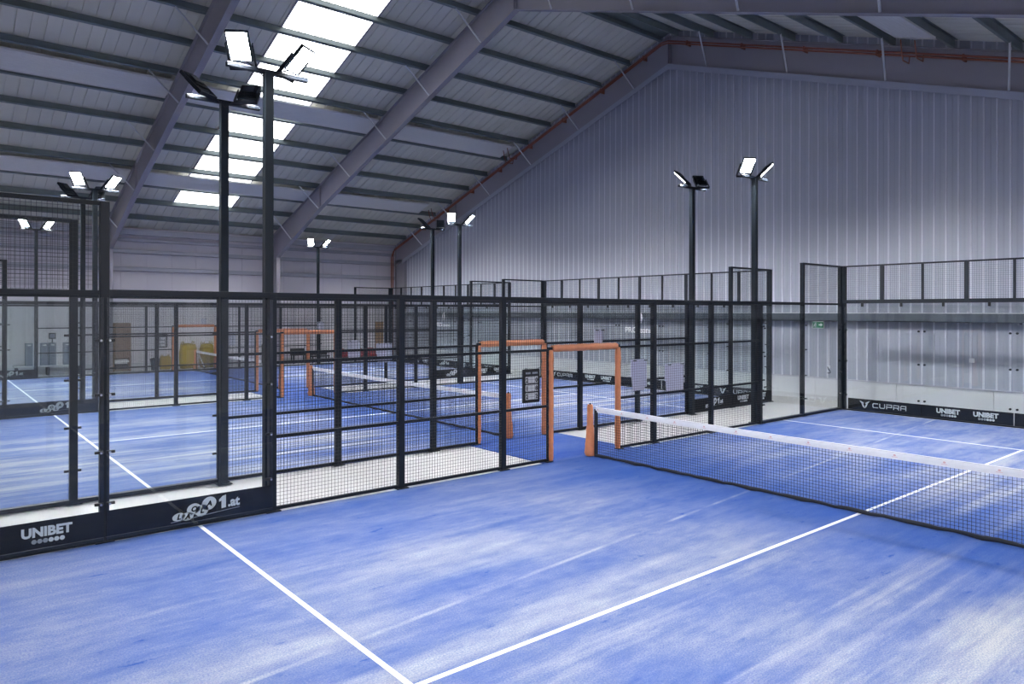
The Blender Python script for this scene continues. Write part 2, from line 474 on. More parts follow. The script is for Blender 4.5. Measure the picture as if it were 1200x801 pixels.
# ------------------------------------------------------------------ radiant heating panels
def heater(x0, x1, d0, sgn, label):
    d1 = d0+.98
    mb = MB(); n = 9
    def zz(d): return 11.87-.33*d+HR-.03
    vs = []
    for k in range(2*n+1):
        d = d0+(d1-d0)*k/(2*n); dd = .012*(k % 2)
        vs += [(x0, RID+sgn*d, zz(d)-dd), (x1, RID+sgn*d, zz(d)-dd)]
    nb = len(vs)
    for k in range(2*n+1):
        d = d0+(d1-d0)*k/(2*n)
        vs += [(x0, RID+sgn*d, zz(d)+.03), (x1, RID+sgn*d, zz(d)+.03)]
    fs = []
    for k in range(2*n):
        fs += [(2*k, 2*k+1, 2*k+3, 2*k+2), (nb+2*k, nb+2*k+2, nb+2*k+3, nb+2*k+1)]
        fs += [(2*k, 2*k+2, nb+2*k+2, nb+2*k), (2*k+1, nb+2*k+1, nb+2*k+3, 2*k+3)]
    fs += [(0, nb, nb+1, 1), (4*n, 4*n+1, nb+4*n+1, nb+4*n)]
    mb.add(vs, fs)
    t = thing('radiant_heater', label, 'radiant heater', (0, 0, 0), 0, 'radiant ceiling panels')
    mb.build('panel', 'heater', t)
    ed = MB()
    for d in (d0, d1):
        ed.prism([(RID+sgn*(d-.012), zz(d)-.03), (RID+sgn*(d+.012), zz(d)-.03), (RID+sgn*(d+.012), zz(d)+.035), (RID+sgn*(d-.012), zz(d)+.035)], 'x', x0, x1)
    for x in (x0, x1):
        ed.prism([(RID+sgn*d0, zz(d0)-.03), (RID+sgn*d1, zz(d1)-.03), (RID+sgn*d1, zz(d1)+.035), (RID+sgn*d0, zz(d0)+.035)], 'x', x-.012, x+.012)
    ed.build('edge_trim', 'heater', t)
    nx = max(2, int((x1-x0)/2))
    for i in range(nx+1):
        x = x0+.2+(x1-x0-.4)*i/nx
        for d in (d0+.1, d1-.1): MB().tube([(x, RID+sgn*d, zz(d)+.02), (x, RID+sgn*d, 11.87-.33*d+HR+PD)], .006, 4, sm=False).build('hanger', 'rod', t)
bays = [(XB+.3, FX[0]-.15, 'bay nearest the camera'), (FX[0]+.15, FX[1]-.15, 'bay with the rooflights'), (FX[1]+.15, 11.1, 'bay next to the end wall')]
for rn, d0 in (('upper', 20.55-RID), ('lower', 26.60-RID)):
    for (a, b, w) in bays:
        if rn == 'lower' and b > 11: b = 10.5
        heater(a, b, d0, 1, f'white ribbed radiant heater, {rn} row on left roof slope, {w}')
heater(FX[1]+.15, 10.5, 8.50, -1, 'white radiant heating panel on the right roof slope near the end wall')

# copper pipes following the gable frame
for k, lab in enumerate(('upper of the two copper heating pipes running along the gable frame', 'lower of the two copper heating pipes running along the gable frame')):
    px = 11.50-.02*k; dz = .80-.085*k
    pts = [(px, RID-18.4, zb(RID-18.4)+dz), (px, RID-.15, zb(RID-.15)+dz), (px, RID+.15, zb(RID+.15)+dz), (px, 31.7+.12*k, zb(31.7+.12*k)+dz), (px, 31.9+.14*k, zb(31.9)+dz-.3), (px, 31.9+.14*k, 3.2), (px, 31.9+.14*k, .2)]
    t = thing('heating_pipe', lab, 'pipe', (0, 0, 0), 0, 'copper heating pipes')
    MB().tube(pts, .03, 8).build('pipe', 'copper', t)
    d = 1.0
    while d < 18:
        for sgn in (1, -1):
            y = RID+sgn*d; MB().box(px-.045, y-.02, zb(y)+dz-.045, FX[2]-.12, y+.02, zb(y)+dz+.045, .004).build('clamp', 'copper', t)
        d += 2.2
    yb = 3.5+.35*k
    for yy in (yb, 20.75+.25*k, 27.0+.2*k):
        z = zb(yy)+dz
        MB().tube([(px, yy, z), (px-.05, yy, z-.22), (px-.45, yy, z-.22), (px-.55, yy, z+.05), (px-.6, yy, zp(yy)-.02)], .018, 6).build('branch', 'copper', t)

# ------------------------------------------------------------------ courts: turf, lines
WHO = ['nearest', 'middle', 'farthest']
for c, yc in enumerate(YC):
    t = thing('court_turf', f'blue sanded artificial turf of the {WHO[c]} padel court with white lines', 'court surface', (0, yc, 0), 0, 'court turfs')
    MB().box(-10.0, -5.03, -.02, 10.0, 5.03, 0).build('turf', 'turf', t)
    for x in (-6.95, 6.95): MB().box(x-.025, -5.03, -.001, x+.025, 5.03, .003).build('service_line', 'line', t)
    MB().box(-6.975, -.025, -.001, 6.975, .025, .003).build('center_line', 'line', t)
for g, (ya, yb, lab) in enumerate(((5.16, 7.17, 'blue turf strip crossing the aisle between nearest and middle court'), (17.49, 19.50, 'blue turf strip crossing the aisle between middle and farthest court'))):
    o = MB().box(-1.08, ya-.12, -.02, 1.30, yb+.12, -.004).build('walkway_turf', 'turf2'); tag(o, lab, 'turf strip', 'aisle turf strips')

# ------------------------------------------------------------------ fences
H3, H4 = 2.93, 3.97
cache = {}
def cm(key, fn, m):
    if key not in cache: cache[key] = fn().mesh(key.split('|')[0], m)
    return cache[key]
def post_mb(h, w=.10, d=.08):
    mb = MB(); mb.box(-w/2, -d/2, 0, w/2, d/2, h, .006); mb.box(-w/2-.05, -d/2-.04, 0, w/2+.05, d/2+.04, .012)
    for s in (-1, 1): mb.tube([(s*(w/2+.025), 0, .012), (s*(w/2+.025), 0, .035)], .012, 6)
    return mb
def mesh_mb(w, z0, z1, cell=.05, t=.0035):
    mb = MB(); n = round(w/cell)
    for i in range(1, n):
        x = -w/2+w*i/n; mb.box(x-t/2, -t/2, z0, x+t/2, t/2, z1)
    n = round((z1-z0)/cell)
    for i in range(1, n):
        z = z0+(z1-z0)*i/n; mb.box(-w/2, -t*1.3, z-t/2, w/2, -t*.3, z+t/2)
    return mb
def rail_mb(w, h=.045, d=.045): return MB().box(-w/2, -d/2, -h/2, w/2, d/2, h/2, .004)
def clamp_mb(): return MB().box(-.045, -.018, -.016, .045, .018, .016, .005)
def pad_mb(L, r, seed):
    rnd = random.Random(seed); mb = MB(); pts = []; rs = []
    n = max(8, int(L/.055))
    for i in range(n+1):
        z = L*i/n
        k = 1+.035*math.sin(i*2.1+seed)+rnd.uniform(-.03, .03)
        if i in (0, n): k *= .82
        if i % 6 == 5: k *= .90
        pts.append((0, 0, z)); rs.append(r*k)
    mb.tube(pts, rs, 12); return mb

def fence(y, rz, label, tall_near=True):
    f = thing('court_fence', label, 'fence', (0, y, 0), rz, 'padel court side fences')
    # local: inner side is -y
    far = 1
    for x in (-10.05, -8, -6, -4, -2, 2, 4, 6, 8, 10.05):
        h = H4 if abs(x) > 7 else H3
        link('post', cm(f'post|{h}', lambda: post_mb(h, .10, .09), 'steel'), f, (x, 0, 0))
    for s in (-1, 1):
        link('door_post', cm('doorpost', lambda: post_mb(2.02, .05, .05), 'steel'), f, (s*.95, 0, 0))
        link('door_padding', pad_mb(1.98, .058, 3+s).mesh('door_padding', 'orange'), f, (s*.90, -.01, .02))['label'] = 'orange wrapped padding'
    link('door_header', cm('dh', lambda: rail_mb(1.9, .05, .05), 'steel'), f, (0, 0, 2.03))
    hp = link('door_padding', pad_mb(1.72, .066, 9).mesh('door_padding', 'orange'), f, (-.86, -.01, 2.03), (0, PI/2, 0)); hp['label'] = 'orange wrapped padding'
    # mesh bays
    for (a, b) in ((-6, -4), (-4, -2), (2, 4), (4, 6)):
        w = b-a-.10; x = (a+b)/2
        link('mesh_panel', cm(f'mesh|{w}', lambda: mesh_mb(w, .05, H3-.04), 'wire'), f, (x, -.035, 0))
        for z in (.035, 1.0, 2.0):
            link('rail', cm(f'rail|{w}', lambda: rail_mb(w), 'steel'), f, (x, -.005, z))
    for s in (-1, 1):
        w = .98
        link('mesh_panel', cm(f'mesh|{w}', lambda: mesh_mb(w, .05, 2.0), 'wire'), f, (s*1.46, -.035, 0))
        for z in (.035, 1.0, 2.0): link('rail', cm(f'rail|{w}', lambda: rail_mb(w), 'steel'), f, (s*1.47, -.005, z))
    link('mesh_panel', cm('mesh|top', lambda: mesh_mb(3.9, 2.06, H3-.04), 'wire'), f, (0, -.035, 0))
    MB().box(-8, -.04, H3-.055, 8, .04, H3+.015, .005).build('top_rail', 'steel', f)
    # glass ends
    for s in (-1, 1):
        for (a, b) in ((6, 8), (8, 10)):
            x = s*(a+b)/2; w = b-a-.03
            g = link('glass_pane', cm('pane', lambda: MB().box(-.985, -.006, .03, .985, .006, H3-.08), 'glass'), f, (x, -.070, 0))
            for sx in (-1, 1):
                for z in (.45, 1.05, 1.72, 2.35):
                    link('glass_clamp', cm('clamp', clamp_mb, 'dark'), g, (sx*.94, .018, z))
                    link('bolt', cm('bolt', lambda: MB().tube([(0, -.034, 0), (0, .03, 0)], .014, 8), 'bolt'), g, (sx*.955, 0, z))
            link('base_rail', cm('base', lambda: MB().box(-.99, -.06, 0, .99, .04, .06, .005), 'steel'), f, (x, 0, 0))
        x = s*9.02
        link('mesh_panel', cm('mesh|up', lambda: mesh_mb(1.9, H3+.02, H4-.03), 'wire'), f, (x, -.03, 0))
        for z in (H4-.02, H3-.02): link('rail', cm('rail|up', lambda: rail_mb(2.0, .05), 'steel'), f, (x, 0, z))
    return f
fence(HW, 0, 'black side fence of the nearest court with glass ends and sponsor boards at its foot')
fence(YC[1]-HW, PI, 'black side fence of the middle court just across the aisle from the nearest court')
fence(YC[1]+HW, 0, 'black far side fence of the middle court, behind its net')
fence(YC[2]-HW, PI, 'black near side fence of the farthest court, across the second aisle')
fence(YC[2]+HW, 0, 'black far side fence of the farthest court, close to the left hall wall')

def end_wall(yc, label):
    f = thing('court_end_wall', label, 'glass wall', (10.10, yc, 0), 0, 'padel court end walls')
    zg = 2.97
    # steel uprights of the upper mesh and the corner posts
    for i, yy in enumerate((-5.02, -4, -3, -2, -1, 0, 1, 2, 3, 4, 5.02)):
        if abs(yy) > 5:
            link('corner_post', cm('cpost', lambda: post_mb(H4, .10, .10), 'steel'), f, (.03, yy, 0))
        else:
            w = .09 if abs(yy) % 2 == 0 else .05
            link('upright', cm(f'upr|{w}', lambda: MB().box(-.02, -w/2, zg, .04, w/2, H4, .004), 'steel'), f, (0, yy, 0))
    MB().box(-.045, -5.05, zg-.04, .055, 5.05, zg+.06, .006).build('beam', 'steel', f)
    MB().box(-.03, -5.05, H4-.04, .03, 5.05, H4, .005).build('top_rail', 'steel', f)
    for yy in (-4, -2, 0, 2, 4):
        link('mesh_panel', cm('mesh|end', lambda: mesh_mb(1.96, zg+.05, H4-.03), 'wire'), f, (-.01, yy, 0), (0, 0, PI/2))
    for yy in (-4, -2, 0, 2, 4):
        g = link('glass_pane', cm('epane', lambda: MB().box(-.006, -.992, .02, .006, .992, zg-.05), 'glass'), f, (-.04, yy, 0))
        for sy in (-1, 1):
            for z in (.42, 1.35, 2.2): link('bolt', cm('ebolt', lambda: MB().tube([(-.02, 0, 0), (.02, 0, 0)], .026, 10), 'steelg'), g, (0, sy*.93, z))
        for yb in (-.5, .5): link('glass_clamp', cm('eclamp', lambda: MB().box(-.02, -.025, zg-.13, .03, .025, zg-.03, .004), 'dark'), g, (0, yb, 0))
    MB().box(-.046, -5.0, 0, .03, 5.0, .03).build('base_rail', 'steel', f)
    return f
end_wall(YC[0], 'clear glass end wall with mesh top behind the nearest court')
end_wall(YC[1], 'clear glass end wall with mesh top behind the middle court')
end_wall(YC[2], 'clear glass end wall with mesh top behind the farthest court')

# ------------------------------------------------------------------ nets
def net(yc, label, right_post=True):
    t = thing('padel_net', label, 'net', (0, yc, 0), 0, 'padel nets')
    def top(y): return .86+.035*(abs(y)/4.9)**2
    W = 4.82
    mb = MB(); tw = .0037; cell = .046
    n = round(2*W/cell)
    for i in range(n+1):
        y = -W+2*W*i/n; mb.box(-tw/2, y-tw/2, .02, tw/2, y+tw/2, top(y)-.03)
    n = 19
    seg = 10
    for i in range(1, n):
        for s in range(seg):
            ya, yb = -W+2*W*s/seg, -W+2*W*(s+1)/seg
            za, zb_ = .02+(top(ya)-.03)*i/n, .02+(top(yb)-.03)*i/n
            vs = []
            for (yy, z) in ((ya, za), (yb, zb_)):
                vs += [(-tw, yy, z-tw/2), (0, yy, z-tw/2), (0, yy, z+tw/2), (-tw, yy, z+tw/2)]
            mb.add(vs, [(0, 1, 5, 4), (1, 2, 6, 5), (2, 3, 7, 6), (3, 0, 4, 7)])
    mb.build('net_mesh', 'net', t)
    tp = MB(); seg = 24
    for s in range(seg):
        ya, yb = -W+2*W*s/seg, -W+2*W*(s+1)/seg
        a, b = top(ya), top(yb)
        prof = [(-.010, -.048), (-.013, 0), (-.010, .045), (0, .05), (.010, .045), (.013, 0), (.010, -.048), (0, -.05)]
        vs = [(px, ya, a+pz-.01) for px, pz in prof]+[(px, yb, b+pz-.01) for px, pz in prof]
        m_ = len(prof)
        tp.add(vs, [(k, (k+1) % m_, (k+1) % m_+m_, k+m_) for k in range(m_)])
    tape = tp.build('tape', 'tape', t)
    for i in range(17):
        y = -W+.3+i*.58
        d = merge(disc_mb(0, 0, .016, .012, .002, 10), MB().box(-.035, -.001, -.026, .035, .001, -.02))
        d.v = [(v[1], v[0], v[2]) for v in d.v]
        d.build('print_mark', 'tapemark', tape, (-.0145, y, top(y)-.005))
    cb = MB(); pts = [(-.01+.012*math.sin(i*1.7), -W+2*W*i/60, .040+.006*math.sin(i*2.3)) for i in range(61)]
    cb.tube(pts, [.025+.005*math.sin(i*1.3) for i in range(61)], 7); cb.build('bottom_cord', 'net', t)
    for s in (-1, 1): MB().box(-.012, s*W-.035, .006, .012, s*W+.035, .89, .003).build('side_band', 'net', t)
net(YC[0], 'padel net with white tape across the nearest court')
net(YC[1], 'padel net with white tape across the middle court')
net(YC[2], 'padel net with white tape across the farthest court')
def net_post(y, label):
    t = thing('net_post', label, 'net post', (0, y, 0), 0, 'padded net posts')
    MB().box(-.03, -.03, 0, .03, .03, .93, .005).build('post', 'steel', t)
    rnd = random.Random(int(y*10)); pts = []; rs = []
    for i in range(19):
        z = .012+.95*i/18
        r = .115-.055*min(1, i/12)+rnd.uniform(-.005, .005)
        if i % 4 == 3: r *= .93
        if i in (0, 18): r *= .8
        pts.append((0, 0, z)); rs.append(r)
    MB().tube(pts, rs, 12).build('padding', 'orange', t)['label'] = 'orange padding, wider at the foot'
    MB().tube([(0, 0, .94), (0, 0, .985)], .018, 8).build('tensioner', 'steel', t)
net_post(4.97, 'orange padded net post at left end of the nearest court net')
net_post(YC[1]-4.95, 'orange padded net post in the middle court doorway, near end of its net')
net_post(YC[1]+4.95, 'orange padded net post at the far end of the middle court net')
net_post(YC[2]-4.95, 'orange padded net post at near end of the farthest court net')
net_post(YC[2]+4.95, 'orange padded net post at far end of the farthest court net')

# ------------------------------------------------------------------ floodlight poles
def head_parts():
    W, H, D = .28, .40, .035
    body = MB(); body.box(-W/2, 0, -H/2, W/2, D, H/2, .012)
    for k in range(9):
        x = -W/2+.03+(W-.06)*k/8; body.box(x-.006, D, -H/2+.04, x+.006, D+.022, H/2-.04)
    body.box(-.09, D, -.08, .09, D+.04, .08, .01)
    rim = MB()
    for s in (-1, 1):
        rim.box(s*W/2-.008, -.014, -H/2, s*W/2+.008, D, H/2); rim.box(-W/2, -.014, s*H/2-.008, W/2, D, s*H/2+.008)
    led = MB(); led.box(-W/2+.014, -.010, -H/2+.014, W/2-.014, -.002, H/2-.014)
    br = MB()
    for s in (-1, 1): br.box(s*(W/2+.03)-.006, -.01, -H/2-.13, s*(W/2+.03)+.006, .05, .03)
    br.box(-W/2-.036, -.01, -H/2-.14, W/2+.036, .05, -H/2-.125)
    return (body.mesh('housing', 'steelg'), rim.mesh('rim', 'steelg'), led.mesh('led_panel', 'lamp'), br.mesh('bracket', 'steel'))
HP = head_parts()
POLE = post_mb(5.95, .115, .115).mesh('pole', 'steelg')
BAR = MB().box(-.56, -.035, -.03, .56, .035, .03, .006).mesh('crossbar', 'steel')
def flood(x, y, aim, label):
    """aim = +1 lights towards +y, -1 towards -y"""
    t = thing('floodlight_pole', label, 'floodlight pole', (x, y, 0), 0 if aim < 0 else PI, 'court floodlight poles')
    link('pole', POLE, t, (0, 0, 0)); link('crossbar', BAR, t, (0, 0, 5.95))
    for s in (-1, 1):
        h = link('floodlight', HP[0], t, (s*.42, -.07, 6.19), (math.radians(46), 0, s*math.radians(33)))
        link('rim', HP[1], h); link('led_panel', HP[2], h)['label'] = 'glowing white LED panel'; link('bracket', HP[3], h)
    cb = MB().tube([(-.3, .03, 6.05), (-.15, .05, 5.99), (0, .06, 5.86), (.15, .05, 5.99), (.3, .03, 6.05)], .009, 6)
    cb.build('cable', 'dark', t)
sp = .12
flood(-6, HW+.15, -1, 'tallest-looking floodlight pole, two lit lamps, on nearest court fence before the rooflights')
flood(6, HW+.15, -1, 'floodlight pole with two lit lamps at far end of the nearest court fence')
flood(-6, -HW-.15, 1, 'floodlight pole on the right-hand side of the nearest court, camera end')
flood(6, -HW-.15, 1, 'floodlight pole on the right-hand side of the nearest court, end wall end')
flood(-6, YC[1]-HW-.15, 1, 'dark floodlight pole with lamps turned away, just left of the tallest-looking pole')
flood(6, YC[1]-HW-.15, 1, 'dark floodlight pole with lamps turned away, before the ribbed end wall')
flood(-6, YC[1]+HW+.15, -1, 'floodlight pole with two lit lamps beside the near rafter, left in the photo')
flood(6, YC[1]+HW+.15, -1, 'floodlight pole with two lit lamps before the left half of the end wall')
flood(-6, YC[2]-HW-.15, 1, 'floodlight pole with lamps turned away, behind tall mesh at the left edge')
flood(6, YC[2]-HW-.15, 1, 'floodlight pole with lamps turned away, in front of the gable frame')
flood(-6, YC[2]+HW+.15, -1, 'floodlight pole with two small lit lamps seen through tall mesh at the left edge')
flood(6, YC[2]+HW+.15, -1, 'distant floodlight pole with two small lit lamps in front of the left wall')

# ------------------------------------------------------------------ sponsor boards
BH = .30
def board_base(name, label, w, loc, rz):
    t = thing(name, label, 'sponsor board', loc, rz, 'black sponsor boards')
    MB().box(-w/2, -.004, 0, w/2, .004, BH).build('panel', 'sign', t)
    return t
def dots_logo(t, cx, s=1.):
    tx = text_mb('UNIBET', .155*s, off=.007*s, xs=1.0)
    w = max(v[0] for v in tx.v)-min(v[0] for v in tx.v)
    k = .56*s/w; tx.v = [(x*k, y, z*1.06) for x, y, z in tx.v]
    moved(tx, cx, -.007, .135); tx.build('lettering', 'letter', t)
    for i in range(6):
        disc_mb(0, 0, .029*s, .029*s).build('dot', 'letter' if i > 2 else 'letterg', t, (cx+(-.14+.062*i)*s, -.007, .08))
def stroke(mb, pts, w):
    for (a, b) in zip(pts, pts[1:]):
        a, b = Vector(a), Vector(b); d = (b-a).normalized(); n = Vector((-d.y, d.x))*w/2; e = d*w/2
        q = [a-e+n, a-e-n, b+e-n, b+e+n]
        mb.prism([tuple(v) for v in q], 'y', -.002, .002)
def emblem_logo(t, cx):
    # angular horned emblem and wide square lettering
    em = MB()
    for s in (-1, 1):
        em.prism([(s*.135, .255), (s*.06, .225), (s*.018, .20), (s*.03, .17), (s*.085, .19)], 'y', -.002, .002)
        em.prism([(s*.085, .185), (s*.034, .165), (s*.010, .105), (s*.006, .055), (s*.05, .10)], 'y', -.002, .002)
    em.build('emblem', 'letter', t, (cx-.62, -.007, 0))
    lt = MB(); h = .105; w = .125; sw = .021
    L = {'C': [[(w, h), (.02, h), (0, h*.8), (0, h*.2), (.02, 0), (w, 0)]],
         'U': [[(0, h), (0, h*.2), (.02, 0), (w-.02, 0), (w, h*.2), (w, h)]],
         'P': [[(0, 0), (0, h*.62)], [(0, h), (w, h), (w, h*.4), (.0, h*.4)]],
         'R': [[(0, 0), (0, h*.62)], [(0, h), (w, h), (w, h*.4), (.0, h*.4)], [(w*.7, h*.4), (w, 0)]],
         'A': [[(0, 0), (0, h*.8), (.02, h), (w, h), (w, 0)], [(0, h*.4), (w, h*.4)]]}
    x = 0
    for ch in 'CUPRA':
        for st in L[ch]: stroke(lt, [(x+a, b) for a, b in st], sw)
        x += w+.052
    lt.build('lettering', 'letter', t, (cx-.40, -.007, .10))
def bubbles_logo(t, cx, k=.74):
    B = [(-.33, .085, .085, .050, .15, 'L'), (-.19, .075, .085, .052, .1, 'A'), (-.09, .155, .095, .070, .25, 'O'), (.04, .12, .095, .075, .3, 'L'), (.16, .195, .105, .085, .5, 'A')]
    for (x, z, rx, rz_, ro, ch) in B:
        disc_mb(0, 0, rx*.86, rz_*.95, rot=ro).build('bubble', 'letter', t, (cx+x*k, -.007, z))
    for (x, z, rx, rz_, ro, ch) in B:
        tx = text_mb(ch, .088, off=.004, shear=.25); moved(tx, 0, 0, -.03)
        tx.build('lettering', 'sign', t, (cx+x*k, -.010, z))
    one = MB(); one.prism([(.0, .0), (.055, .006), (.055, .165), (.012, .155), (-.03, .115), (-.03, .088), (.0, .10)], 'y', -.002, .002); one.build('lettering', 'letter', t, (cx+.272, -.007, .105))
    tx = text_mb('.at', .165, off=.006, xs=.9); tx.build('lettering', 'letter', t, (cx+.425, -.007, .118))
    u = MB(); stroke(u, [(-.33, .028), (.50, .09)], .006); u.build('underline', 'letterg', t, (cx, -.007, 0))
def side_board(kind, label, x, yf, facing, dz=.063):
    """facing -1: reads from smaller y (board on a left fence)"""
    yb = yf+facing*.050
    t = board_base('sponsor_board', label, 1.97, (x, yb, dz), 0 if facing < 0 else PI)
    {'dots': lambda: dots_logo(t, .43, .86), 'dots2': lambda: (dots_logo(t, -.45), dots_logo(t, .45)), 'bub': lambda: bubbles_logo(t, 0.05), 'emb': lambda: emblem_logo(t, .1)}[kind]()
side_board('dots', 'black board with white block capitals over six dots, at base of the near left glass', -9.0, HW, -1)
side_board('bub', 'black board with white lettered bubbles, at base of near glass left of the tallest pole', -7.0, HW, -1)
side_board('bub', 'black board with white lettered bubbles on middle court far fence, behind near glass', -7.0, YC[1]+HW, -1)
side_board('dots', 'black board with white capitals and dots on the middle court far fence, left photo edge', -9.0, YC[1]+HW, -1)
side_board('bub', 'black board with white lettered bubbles at low left edge, on the farthest court fence', -7.0, YC[2]+HW, -1)
# boards facing out of the far ends of the middle and farthest courts (towards the camera aisle)
side_board('bub', 'black board with white lettered bubbles, beyond the net at the middle court glass corner', 7.0, YC[1]-HW, -1)
side_board('dots2', 'black board with two white capital logos, end of middle court fence beside end wall', 9.0, YC[1]-HW, -1)
side_board('bub', 'black board with white lettered bubbles on the farthest court near fence, seen through mesh', 7.0, YC[2]-HW, -1)
side_board('dots2', 'black board with two white capital logos on farthest court near fence, by its glass corner', 9.0, YC[2]-HW, -1)
ends = ['dots', 'emb']
for c, yc in enumerate(YC):
    plan = [(4, 'emb', 'with horned emblem and wide white lettering'), (2, 'dots2', 'with two white capital logos over dots'), (0, 'bub', 'with white lettered bubbles'), (-2, 'dots2', 'with two capital logos right of bubble board'), (-4, 'emb', 'with horned emblem at right end')]
    for (dy, kind, words) in plan:
        if c == 0 and dy < 0:
            continue
        t = board_base('sponsor_board', f'black board {words}, under end glass of {WHO[c]} court', 1.90 if abs(dy) == 4 else 1.98, (10.088, yc+dy*(.985 if abs(dy) == 4 else 1), .036), -PI/2)
        {'dots2': lambda: (dots_logo(t, -.4, .95), dots_logo(t, .42, .95)), 'bub': lambda: bubbles_logo(t, 0), 'emb': lambda: emblem_logo(t, .12)}[kind]()

# white decals on the end glass of the middle and farthest courts
for c in (1, 2):
    t = thing('glass_decal', f'white leaf emblem and lettering stuck on end glass of the {WHO[c]} court', 'decal', (10.046, YC[c], 0), -PI/2, 'glass decals')
    tx = text_mb('PRO zone', .27, off=.008, depth=.003, xs=1.12); tx.build('lettering', 'decal', t, (0, 0, 1.96))
    lf = MB()
    for s in (-1, 1):
        poly = [(s*.018, .22)]+[(s*(.02+.10*math.sin(PI*k/8)), -.20+.42*k/8) for k in range(8, -1, -1)]+[(s*.018, -.19)]
        lf.prism(poly, 'y', -.0015, .0015)
    lf.build('emblem', 'decal', t, (.08, 0, 2.46))

# ------------------------------------------------------------------ scoreboards and notices on the fences
SB = [(HW, 'black scoreboard with flip numbers hanging on nearest court mesh, left of its doorway'),
      (YC[1]+HW, 'small black scoreboard hanging on the middle court far fence, left of its doorway'),
      (YC[2]+HW, 'tiny black scoreboard on the farthest court far fence, above the waste bin')]
for (yf, lab) in SB:
    t = thing('scoreboard', lab, 'scoreboard', (-1.33, yf+.03, 1.09), 0, 'court scoreboards')
    MB().box(-.20, -.012, 0, .20, .012, .59, .01).build('panel', 'dark', t)
    for r in range(3):
        z = .05+.145*r
        for k in range(4):
            x = -.11+.073*k
            MB().box(x-.034, -.018, z, x+.034, -.012, z+.12, .003).build('number_card', 'white', t)
        for (x, d) in ((-.11, '212'[r]), (.11, '280'[r])):
            text_mb(d, .11, off=.003, depth=.003).build('digit', 'dark', t, (x, -.021, z+.02))
    for x in (-.08, .08): MB().box(x-.06, -.014, .50, x+.06, -.0125, .535).build('logo', 'letterg', t)
    for x in (-.15, .15): MB().tube([(x, 0, .58), (x, -.03, .61), (x, -.075, .60)], .005, 6).build('hook', 'steel', t)
def notice(x0, x1, z0, z1, yf, label, notch=True):
    w, h = x1-x0, z1-z0
    t = thing('notice_board', label, 'notice', ((x0+x1)/2, yf, z0), 0, 'white notices on the fences')
    n = .06 if notch else 0
    if notch:
        poly = [(-w/2+n, 0), (w/2-n, 0), (w/2-n, n), (w/2, n), (w/2, h-n*.4), (w/2-n*.3, h), (-w/2, h), (-w/2, h*.45), (-w/2+n*.4, h*.45)]
    else:
        poly = [(-w/2, 0), (w/2, 0), (w/2, h), (-w/2, h)]
    MB().prism(poly, 'y', -.006, .006).build('sheet', 'paper', t)
    for s in (-1, 1): MB().box(s*w*.35-.008, -.085, h-.03, s*w*.35+.008, .008, h-.01).build('tie', 'dark', t)
for c, yf in enumerate([y+HW for y in YC]):
    w = f'{WHO[c]} court far fence' if c else 'nearest court left fence'
    notice(.30, .52, 2.08, 2.36, yf+.055, f'small white sheet above the orange doorway of the {w}', False)
    notice(1.36, 1.84, 1.10, 1.73, yf+.055, f'white notice board hung on the {w}, right beside its doorway')
    notice(2.44, 3.06, .94, 1.60, yf+.055, f'larger white notice board hung on the {w}, second from its doorway')

# ------------------------------------------------------------------ end wall fittings
ct = thing('cable_tray', 'long grey cable tray running along ribbed end wall behind the glass', 'cable tray', (0, 0, 0))
tr = MB(); tr.box(XW-.30, -6.1, 2.42, XW-.29, 30.8, 2.66); tr.box(XW-.30, -6.1, 2.42, XW-.12, 30.8, 2.44);
MB().box(XW-.305, -6.1, 2.655, XW-.25, 30.8, 2.675).build('lip', 'rod', ct)
tr.build('tray', 'tray', ct)
y = -5.9
while y < 30.7:
    MB().box(XW-.31, y, 2.38, XW-.09, y+.04, 2.415).box(XW-.12, y, 2.38, XW-.09, y+.04, 2.72).build('bracket', 'girt', ct); y += 1.2
for k, (y, lab) in enumerate(((6.49, 'green exit sign on the end wall beyond the nearest court glass corner'), (19.0, 'green exit sign on end wall, seen through the aisle between middle and farthest court'))):
    t = thing('exit_sign', lab, 'exit sign', (XW-.36, y, 2.20), -PI/2, 'exit signs')
    MB().box(-.19, -.02, 0, .19, .02, .21, .006).build('housing', 'white', t)
    MB().box(-.175, -.024, .015, .175, -.02, .195).build('face', 'exit', t)
    ar = MB(); ar.prism([(.03, .085), (.09, .085), (.09, .05), (.15, .105), (.09, .16), (.09, .125), (.03, .125)], 'y', -.028, -.024); ar.build('arrow', 'white', t)
    mn = MB(); stroke(mn, [(-.09, .12), (-.105, .085)], .03); stroke(mn, [(-.105, .085), (-.08, .065), (-.09, .035)], .014); stroke(mn, [(-.105, .085), (-.125, .06), (-.15, .055)], .014)
    stroke(mn, [(-.09, .125), (-.06, .105)], .011); stroke(mn, [(-.09, .125), (-.125, .115)], .011)
    man = mn.build('running_figure', 'white', t, (0, -.026, 0)); disc_mb(-.082, .152, .014, .014).build('figure_head', 'white', man)
    dr = MB(); stroke(dr, [(-.155, .03), (-.155, .18), (-.045, .18), (-.045, .03)], .008); dr.build('doorway', 'white', t, (0, -.026, 0))
    MB().box(-.02, .02, .08, .02, .05, .12).build('arm', 'white', t)
t = thing('switch_box', 'small white switch box on end wall low behind the nearest court end glass', 'switch box', (XW-.12, 2.41, 1.36), -PI/2)
MB().box(-.06, -.03, 0, .06, .03, .12, .008).build('housing', 'white', t); MB().box(-.025, -.036, .035, .025, -.03, .085, .002).build('rocker', 'white', t)
MB().tube([(0, .0, .12), (0, .0, .6), (0, .0, 1.05)], .012, 6).build('conduit', 'girt', t)
t = thing('wall_hook', 'hook on a thin white conduit low on end wall beside the glass corner', 'wall hook', (XW-.12, 6.27, .86), -PI/2)
MB().tube([(0, -.01, 1.35), (0, -.01, .2)], .011, 6).build('conduit', 'white', t)
